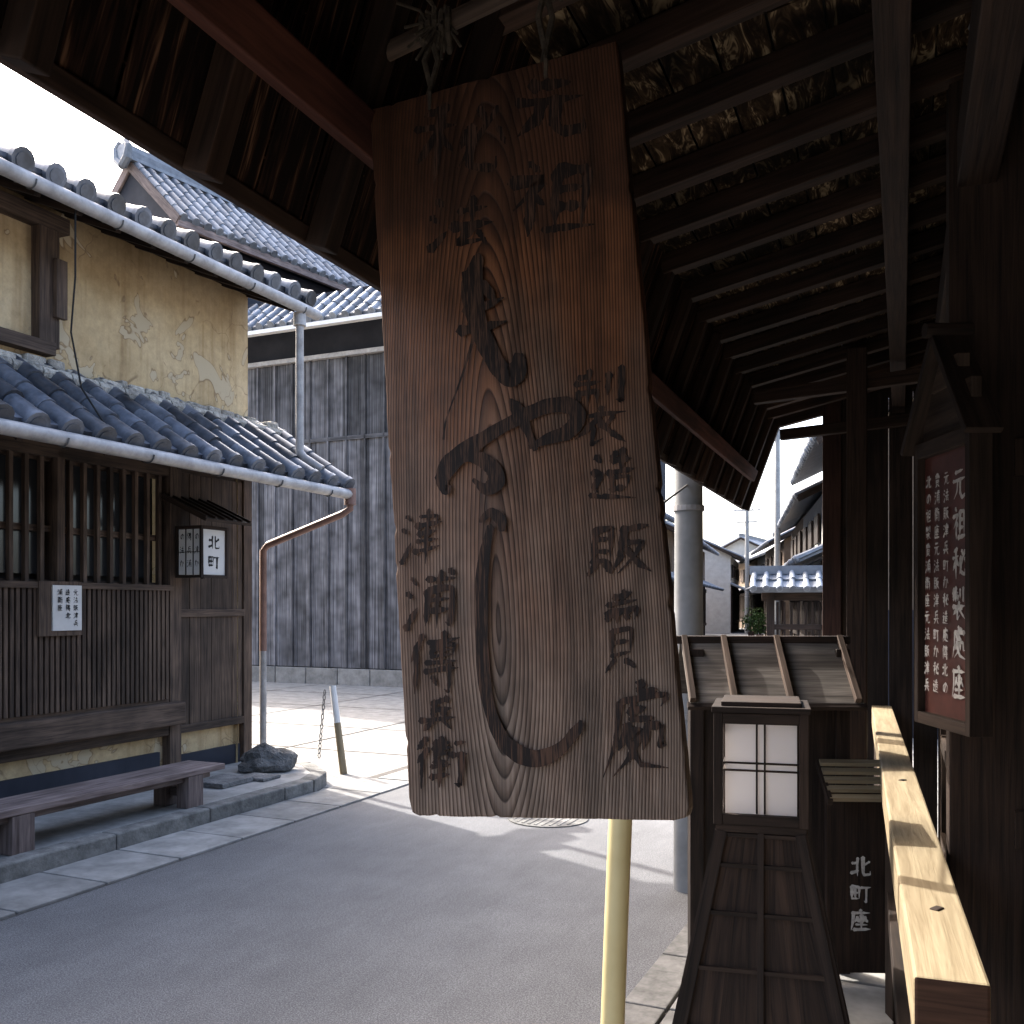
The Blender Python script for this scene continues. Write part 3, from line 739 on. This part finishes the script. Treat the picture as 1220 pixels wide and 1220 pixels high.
while s<E1:
    mb.obox(V((bt,s,bz))-Np*.05-Dp*.03,[V((0,.045,0)),Dp*1.0,Np*.048],0); s+=.335
mb.obox(V((bt,E0,bz))-Np*.002-Dp*.03,[V((0,E1-E0,0)),Dp*.05,Np*.03],0)
mb.build('panel_battens',[W_EAVE],B,bevel=.003)
mb=MB(); c=V((bt,E0,bz))+Dp*.24-Np*.09; mb.obox(c,[V((0,E1-E0-.5,0)),Dp.normalized()*.075,Np*.038],0); mb.build('red_purlin',[W_RED],B,bevel=.004)
mb=MB()
mb.box(-.06,.02,E0,E1-.1,2.93,3.03,0)
mb.box(.14,.24,E0,E1-.1,2.80,2.95,0)
for s in (5.45,6.7): mb.beam((.3,s,2.86),(-.76,s,2.80),.06,.07,0)
mb.build('purlins_brackets',[W_POST],B,bevel=.004)
mb=MB()
mb.box(.34,.42,E0,2.6,0,3.2,0)
s=2.6
while s<7.0:
    mb.box(.34,.40,s,s+.17,0,3.2,0); s+=.175
for s in (3.9,5.2,6.5): mb.box(.22,.34,s,s+.12,0,3.2,0)
mb.box(.28,.34,2.9,7,1.0,1.1,0); mb.box(.28,.34,2.9,7,2.0,2.1,0)
mb.build('wall_boards',[W_POST],B,bevel=.003)
mb=MB(); mb.box(.12,.5,2.92,3.10,0,3.2,0); mb.build('near_post',[W_POST],B,bevel=.006)
mb=MB(); mb.box(-.27,-.17,5.35,5.45,0,3.0,0)
mb.build('porch_posts',[W_POST],B,bevel=.004)
mb=MB(); mb.box(-.50,-.38,6.86,6.98,0,3.04,0)
mb.build('end_post',[W_ENDP],B,bevel=.004)
mb=MB(); s=-.38
while s<.36: mb.box(s,s+.145,6.90,6.94,0,3.08,0); s+=.15
mb.build('return_wall',[W_DARK],B)
mb=MB(); mb.box(.20,.22,3.3,4.9,.15,1.0,0); mb.build('window_pane',[M_CONC2],B)
mb=MB()
for s in (3.3,4.1,4.9): mb.box(.17,.2,s-.03,s+.03,.1,1.05,0)
for z in (.1,.58,1.02): mb.box(.165,.198,3.3,4.9,z-.025,z+.025,0)
mb.build('window_sash',[W_BROWN],B)
mb=MB(); mb.box(.42,6,E0,7,0,3.1,0); mb.box(.3,.5,E0,7,3.12,5.2,0); mb.build('building_body',[W_DARK],B)
mb=MB(); kawara(mb,V((-1.5,E0,2.98)),V((0,1,0)),V((2.0,0,.5)),E1-E0,1.9,.27,.95,.07,seg=5)
kawara(mb,V((-.3,E0,5.1)),V((0,1,0)),V((3.3,0,1.4)),E1-E0,3.6,.27,1.8,.07,seg=5); mb.build('roof_tiles',[M_TILE],B,smooth=True)
RL=empty('cedar_handrail'); mb=MB()
p,q=V((.775,1.70,.93)),V((2.45,6.4,.93))
mb.beam(p,q,.125,.12,0,mend=1); 
mb.build('rail',[W_PALE,W_END],RL,bevel=.006)
mb=MB()
for f in (.07,.45,.95):
    c=p.lerp(q,f); mb.box(c.x-.04,c.x+.04,c.y-.04,c.y+.04,0,.87,0)
mb.beam(p+V((0,.1,-.45)),q+V((0,0,-.45)),.05,.08,0)
for f in (.09,.42): 
    c=p.lerp(q,f); mb.beam(c+V((-.012,-.03,.0605)),c+V((.012,-.03+.02,.0605)),.02,.006,0)
mb.build('posts',[W_DARK],RL,bevel=.004)
# ------------------------------------------------------------------ the hanging signboard
HS=empty('hanging_wooden_signboard')
TL,TR,BL,BR=V((-.257,1.740,2.545)),V((.171,1.576,2.574)),V((-.168,1.574,1.308)),V((.260,1.410,1.336))
ex=((TR-TL)+(BR-BL)).normalized(); nz=ex.cross((TL-BL)+(TR-BR)).normalized()
if nz.y>0: nz=-nz
ez=nz.cross(ex); 
if ez.z<0: ez=-ez
org=(TL+TR+BL+BR)/4
def loc2(P): d=P-org; return d.dot(ex),d.dot(ez)
M4=Matrix((( ex.x,-nz.x,ez.x,org.x),(ex.y,-nz.y,ez.y,org.y),(ex.z,-nz.z,ez.z,org.z),(0,0,0,1)))
c2=[loc2(P) for P in (BL,BR,TR,TL)]
def edge(a,b,n,amp,sd):
    out=[]
    d=V((b[0]-a[0],b[1]-a[1])); nn=V((-d.y,d.x)).normalized()
    for i in range(n):
        f=i/n; k=amp*(noise.noise(V((f*9,sd,0)))+.6*noise.noise(V((f*40,sd,4))))
        if noise.noise(V((f*55,sd,9)))>.42: k+=.0035
        out.append((a[0]+d.x*f+nn.x*k,a[1]+d.y*f+nn.y*k))
    return out
ol=[]
bl,brr,tr,tl=c2
rr=.018
ol+=edge((bl[0]+rr,bl[1]),(brr[0]-rr,brr[1]),60,.0012,1)+[(brr[0]-.005,brr[1]+.005)]
ol+=edge((brr[0],brr[1]+rr),tr,110,.0016,2)+edge(tr,tl,60,.001,3)+edge(tl,(bl[0],bl[1]+rr),110,.0022,4)+[(bl[0]+.005,bl[1]+.005)]
mb=MB(); TH=.032
u0=min(c2[0][0],c2[3][0]); v0=bl[1]
fr=[V((a,0,b)) for a,b in ol]; bk=[V((a,TH,b)) for a,b in ol]
mb.face(fr,0,[(a-u0,b-v0) for a,b in ol],.5); mb.face(bk[::-1],0,[(a-u0,b-v0) for a,b in ol][::-1],.5)
n=len(ol)
for i in range(n):
    j=(i+1)%n; mb.face([fr[j],fr[i],bk[i],bk[j]],0,[(ol[j][0]-u0,ol[j][1]-v0),(ol[i][0]-u0,ol[i][1]-v0),(ol[i][0]-u0+.01,ol[i][1]-v0),(ol[j][0]-u0+.01,ol[j][1]-v0)],.5)
bd=mb.build('board',[M_SIGN],HS,bevel=.003); bd.matrix_world=M4
# brushwork is laid out on the board plane (a rubbing of the lettering, foreshortening removed)
CH=1.65; F=1150.0
def onboard(u,v):
    d=V(((u-610)/F,1,(722-v)/F)); o=V((0,0,CH)); t=(org-o).dot(nz)/d.dot(nz); P=o+d*t
    a,b=loc2(P); return V((a,0,b))
br=Brush(onboard,V((0,-1,0)))
def g(name,x0,y0,x1,y1,w,sl=0.08): br.glyph(name,x0,y0,x1,y1,w,sl,1.5)
g('gen',612,92,700,165,11); g('so',605,192,712,282,11); g('hi',494,122,600,222,9); g('ho',512,232,590,302,8.5)
g('sei',682,440,752,535,6.5); g('zo',703,535,762,600,6.2); g('han',702,622,778,688,6.8); g('bai',716,702,766,800,6); g('sho',722,815,800,925,8.5)
g('tsu',480,606,528,674,5.4); g('ura',484,680,546,752,5.8); g('den',488,755,550,828,5.4); g('hei',502,832,546,872,5.5); g('ei',496,878,560,940,5.8)
br.stroke([(572,308),(564,345),(572,390),(590,430),(606,450),(618,440),(620,422)],26,[.5,1,.95,.8,.9,.9,.4])
br.stroke([(558,330),(580,345),(592,362)],14)
br.stroke([(550,396),(575,392),(606,384)],11); br.stroke([(556,372),(580,366),(602,356)],9)
br.stroke([(566,405),(552,450),(534,500),(530,525)],6,[.6,.4,.3,.5])
br.stroke([(527,574),(540,552),(580,522),(640,490),(676,484),(690,497),(680,514),(655,524),(632,534)],18,[.8,1.3,.9,1.0,1.2,1.2,.9,.7,.3])
br.stroke([(610,478),(618,490),(628,510),(640,538)],16,[.4,1,.8,.4]); 
br.stroke([(540,548),(565,545),(586,556),(594,574),(580,583),(565,572)],15,[.5,1,1.3,1.3,1,.3]); br.stroke([(528,572),(532,584),(540,580)],12)
br.stroke([(574,622),(586,612),(598,620),(600,634)],12,[.4,1,1.2,.5])
br.stroke([(586,628),(577,680),(576,760),(582,830),(600,880),(632,903),(664,896),(690,868),(694,858)],15,[.6,.9,.95,1.1,1.1,1.3,1.1,.8,.3])
bo=br.mb.build('brush_lettering',[M_BRUSH],HS); bo.matrix_world=M4
mb=MB(); mb.tube([(-.29,1.80,2.655),(.45,1.56,2.86)],.017,10,0); mb.build('hanging_bar',[W_BROWN],HS,smooth=True)
mb=MB()
for f in (.25,.72):
    tp=TL.lerp(TR,f)-nz*.016; bp=V((-.29,1.80,2.655)).lerp(V((.45,1.56,2.86)),(tp.x+.29)/.74)
    for k in range(5):
        r_=.022+.003*k; c=bp+V((.012*(k-1.5),0,0))
        mb.tube([c+V((0,math.cos(t)*r_,math.sin(t)*r_)) for t in [i*math.pi/5 for i in range(11)]],.006,6,0,False)
    for dx in (-.008,.008): mb.tube([tp+V((dx,0,-.01)),tp.lerp(bp,.5)+V((-dx*1.5,-.01,0)),bp+V((dx,-.02,0))],.0055,6,0)
    for k in range(18):
        a=bp+V((0,-.02,-.01)); d=V((R()-.5,-.3*R(),R()-.6))*.12; mb.tube([a,a+d*.5+V((.01,0,.01)),a+d],.0028,5,0)
    mb.tube([tp+V((0,-.018,-.03)),tp+V((0,-.02,.0)),tp+V((0,.0,.02)),tp+V((0,.02,0)),tp+V((0,.018,-.03))],.004,6,0)
mb.build('ropes',[M_ROPE],HS)
# ------------------------------------------------------------------ lantern on flared pedestal
PL=empty('standing_lantern',15,(.80,3.1,0)); mb=MB()
def flare(z): return .122+(.95-z)/.95*.20
for (ax,ay) in ((0,-1),(1,0),(0,1),(-1,0)):
    def P(u,z,o=0):
        h=flare(z)
        n_=V((ax,ay,0)); tt=V((-ay,ax,0)); return n_*(h+o)+tt*(u*h)+V((0,0,z))
    nbd=4
    for k in range(nbd):
        a,b=-1+2*k/nbd,-1+2*(k+1)/nbd
        mb.face([P(a,0),P(b,0),P(b,.95),P(a,.95)],0,[(0+k,a*.2),(0+k,b*.2),(.95+k,b*.2),(.95+k,a*.2)])
    for a in (-.96,0.0,.96): mb.beam(P(a,0,.008),P(a,.95,.008),.018 if a==0 else .03,.018,1,up=V((ax,ay,.01)))
    for z in (.03,.2,.38,.55,.71,.85,.94): mb.beam(P(-.97,z,.004),P(.97,z,.004),.014,.012,1)
mb.box(-.135,.135,-.135,.135,.95,.972,1)
mb.build('pedestal',[W_POST,W_DARK],PL)
mb=MB(); h=.108
mb.box(-h,h,-h,h,1.0,1.29,0); mb.build('paper',[M_LAMP],PL)
mb=MB(); hh=.128
for x in (-1,1):
    for y in (-1,1): mb.box(x*hh-.014,x*hh+.014,y*hh-.014,y*hh+.014,.972,1.32,0)
for z0,z1 in ((.973,1.005),(1.285,1.318)):
    for sg in (-1,1): mb.box(-hh+.014,hh-.014,sg*hh-.012,sg*hh+.012,z0,z1,0); mb.box(sg*hh-.012,sg*hh+.012,-hh+.014,hh-.014,z0,z1,0)
for sg in (-1,1):
    for u in (-.012,.012):
        mb.box(u-.003,u+.003,sg*.114-.004,sg*.114+.004,1.005,1.285,0); mb.box(sg*.114-.004,sg*.114+.004,u-.003,u+.003,1.005,1.285,0)
    for z in (1.135,1.158):
        mb.box(-.116,.116,sg*.110-.005,sg*.110+.005,z,z+.006,0); mb.box(sg*.110-.005,sg*.110+.005,-.116,.116,z,z+.006,0)
mb.box(-.148,.148,-.148,.148,1.32,1.338,0); mb.box(-.12,.12,-.12,.12,1.338,1.352,0)
mb.build('frame',[W_DARK],PL,bevel=.002)
K=empty('roofed_notice_board',2,(1.12,4.3,0)); mb=MB()
mb.box(-.30,.34,-.02,.02,.2,1.2,0); 
for x in (-.30,.34): mb.box(x-.03,x+.03,-.04,.04,0,1.46,0)
mb.build('board',[W_DARK],K,bevel=.003)
mb=MB()
a=V((-.36,-.22,1.23)); up=V((0,.27,.26)); 
nb=4
for k in range(nb): mb.obox(a+up*(k/nb),[V((.73,0,0)),up*(1/nb),V((0,-.012,.010))],0)
for x in (0,.175,.41,.69): mb.obox(a+V((x,-.012,.012)),[V((.025,0,0)),up,V((0,-.02,.02))],1)
mb.obox(a+V((0,.54,0)),[V((.73,0,0)),V((0,-.27,.26)),V((0,.01,.01))],0)
mb.obox(a+V((-.01,-.015,-.02)),[V((.75,0,0)),V((0,.02,.02)),V((0,-.01,.015))],2)
mb.box(-.39,.39,.02,.09,1.48,1.515,2)
mb.build('roof',[W_ROOFB,W_BROWN,W_DARK],K,bevel=.002)
K2=empty('shop_name_board',4,(1.48,4.15,0)); mb=MB(); mb.box(-.13,.13,-.02,.02,.08,.86,0); mb.build('panel',[W_POST],K2,bevel=.003)
mb=MB()
for k in range(5): mb.obox(V((-.15,-.16,.84))+V((0,.04*k,.03*k)),[V((.32,0,0)),V((0,.03,.012)),V((0,0,.014))],0)
for x in (-.15,.15): mb.beam((x,-.16,.835),(x,.05,.97),.02,.03,1)
mb.box(-.02,.02,-.02,.02,.86,.95,1)
mb.build('slatted_hood',[W_PALE,W_DARK],K2)
br=Brush(flatmap(V((-.03,-.021,.6)),V((1,0,0)),V((0,0,1))),V((0,-1,0)))
for i,gg in enumerate(('kita','machi','za')): br.glyph(gg,0,.02+.115*i,.085,.11+.115*i,.011)
br.mb.build('lettering',[M_WINK],K2)
# ------------------------------------------------------------------ museum sign (right)
MS=empty('museum_signboard',0,(1.10,2.30,0)); 
mb=MB(); mb.box(.0,.03,.0,.27,1.37,2.04,0,.6); mb.build('board',[M_REDBD],MS)
mb=MB()
mb.box(-.02,.035,-.022,.0,1.34,2.08,0); mb.box(-.02,.035,.27,.292,1.34,2.08,0); mb.box(-.02,.035,.0,.27,1.34,1.37,0); mb.box(-.02,.035,0,.27,2.04,2.08,0)
mb.beam((.0,-.05,2.06),(.0,.135,2.33),.09,.018,0,up=V((0,-1,1))); mb.beam((.0,.32,2.06),(.0,.135,2.33),.09,.018,0,up=V((0,1,1)))
mb.box(-.005,.02,.0,.27,2.08,2.2,1); mb.box(-.01,.02,.06,.21,2.2,2.27,1)
mb.tube([(-.06,.135,2.345),(.06,.135,2.345)],.02,8,0)
mb.build('frame_and_hood',[W_DARK,W_BROWN],MS,bevel=.002)
br=Brush(flatmap(V((-.001,.27,2.04)),V((0,-1,0)),V((0,0,1))),V((-1,0,0)))
for i,gg in enumerate(('gen','so','hi','sei','sho','za')): br.glyph(gg,.165,.05+.098*i,.235,.13+.098*i,.009)
for c in range(3):
    for r_ in range(13): br.glyph(gl[(c*7+r_*3)%len(gl)],.12-c*.042,.05+r_*.044,.15-c*.042,.085+r_*.044,.004)
br.mb.build('lettering',[M_WINK],MS)
CL=empty('cable_coil'); mb=MB(); c=V((1.16,2.25,2.98))
mb.tube([c+V((math.cos(t)*.09*(1+.05*t),-.01*t,math.sin(t)*.05)) for t in [i*.35 for i in range(22)]],.007,8,0); mb.build('coil',[M_CONC2],CL,smooth=True)
YG=empty('yellow_guy_wire_guard'); mb=MB()
mb.tube([(.285,2.86,0),(.298,2.88,.35),(.315,2.90,.75),(.333,2.93,1.1),(.345,2.96,1.5),(.35,3.0,1.9)],.036,18,0); mb.build('guard',[M_YEL],YG,smooth=True)
mb=MB(); mb.tube([(.35,3.0,1.88),(1.0,5.52,2.34)],.006,6,0); mb.build('wire',[M_IRON],YG)

# ------------------------------------------------------------------ light, sky, camera
# the photograph is exposed for the deep shade under the eave: sky and sunlit paving burn out
el=math.radians(42); ts=V((-.667*math.cos(el),.745*math.cos(el),math.sin(el))).normalized()
sun=bpy.data.lights.new('sun','SUN'); sun.energy=11; sun.angle=math.radians(.6); sun.color=(1,.96,.90)
so=bpy.data.objects.new('sun',sun); scene.collection.objects.link(so); so.rotation_euler=ts.to_track_quat('Z','Y').to_euler()
w=bpy.data.worlds.new('World'); scene.world=w; w.use_nodes=True; nt=w.node_tree
sk=nt.nodes.new('ShaderNodeTexSky'); sk.sky_type='NISHITA'; sk.sun_disc=False; sk.sun_elevation=el; sk.sun_rotation=math.atan2(ts.x,ts.y)
sk.dust_density=6.0; sk.air_density=0.9; sk.ozone_density=0.8
bg=nt.nodes['Background']; bg.inputs[1].default_value=.95
nt.links.new(sk.outputs[0],bg.inputs[0])
cam=bpy.data.cameras.new('camera'); co=bpy.data.objects.new('camera',cam); scene.collection.objects.link(co)
co.location=(0,0,CH); co.rotation_euler=(math.radians(90),0,0)
cam.sensor_width=36; cam.lens=36*F/1220; cam.shift_y=(722-610)/1220; cam.clip_start=.05; cam.clip_end=2000
scene.camera=co
scene.view_settings.view_transform='Standard'; scene.view_settings.look='None'; scene.view_settings.exposure=0
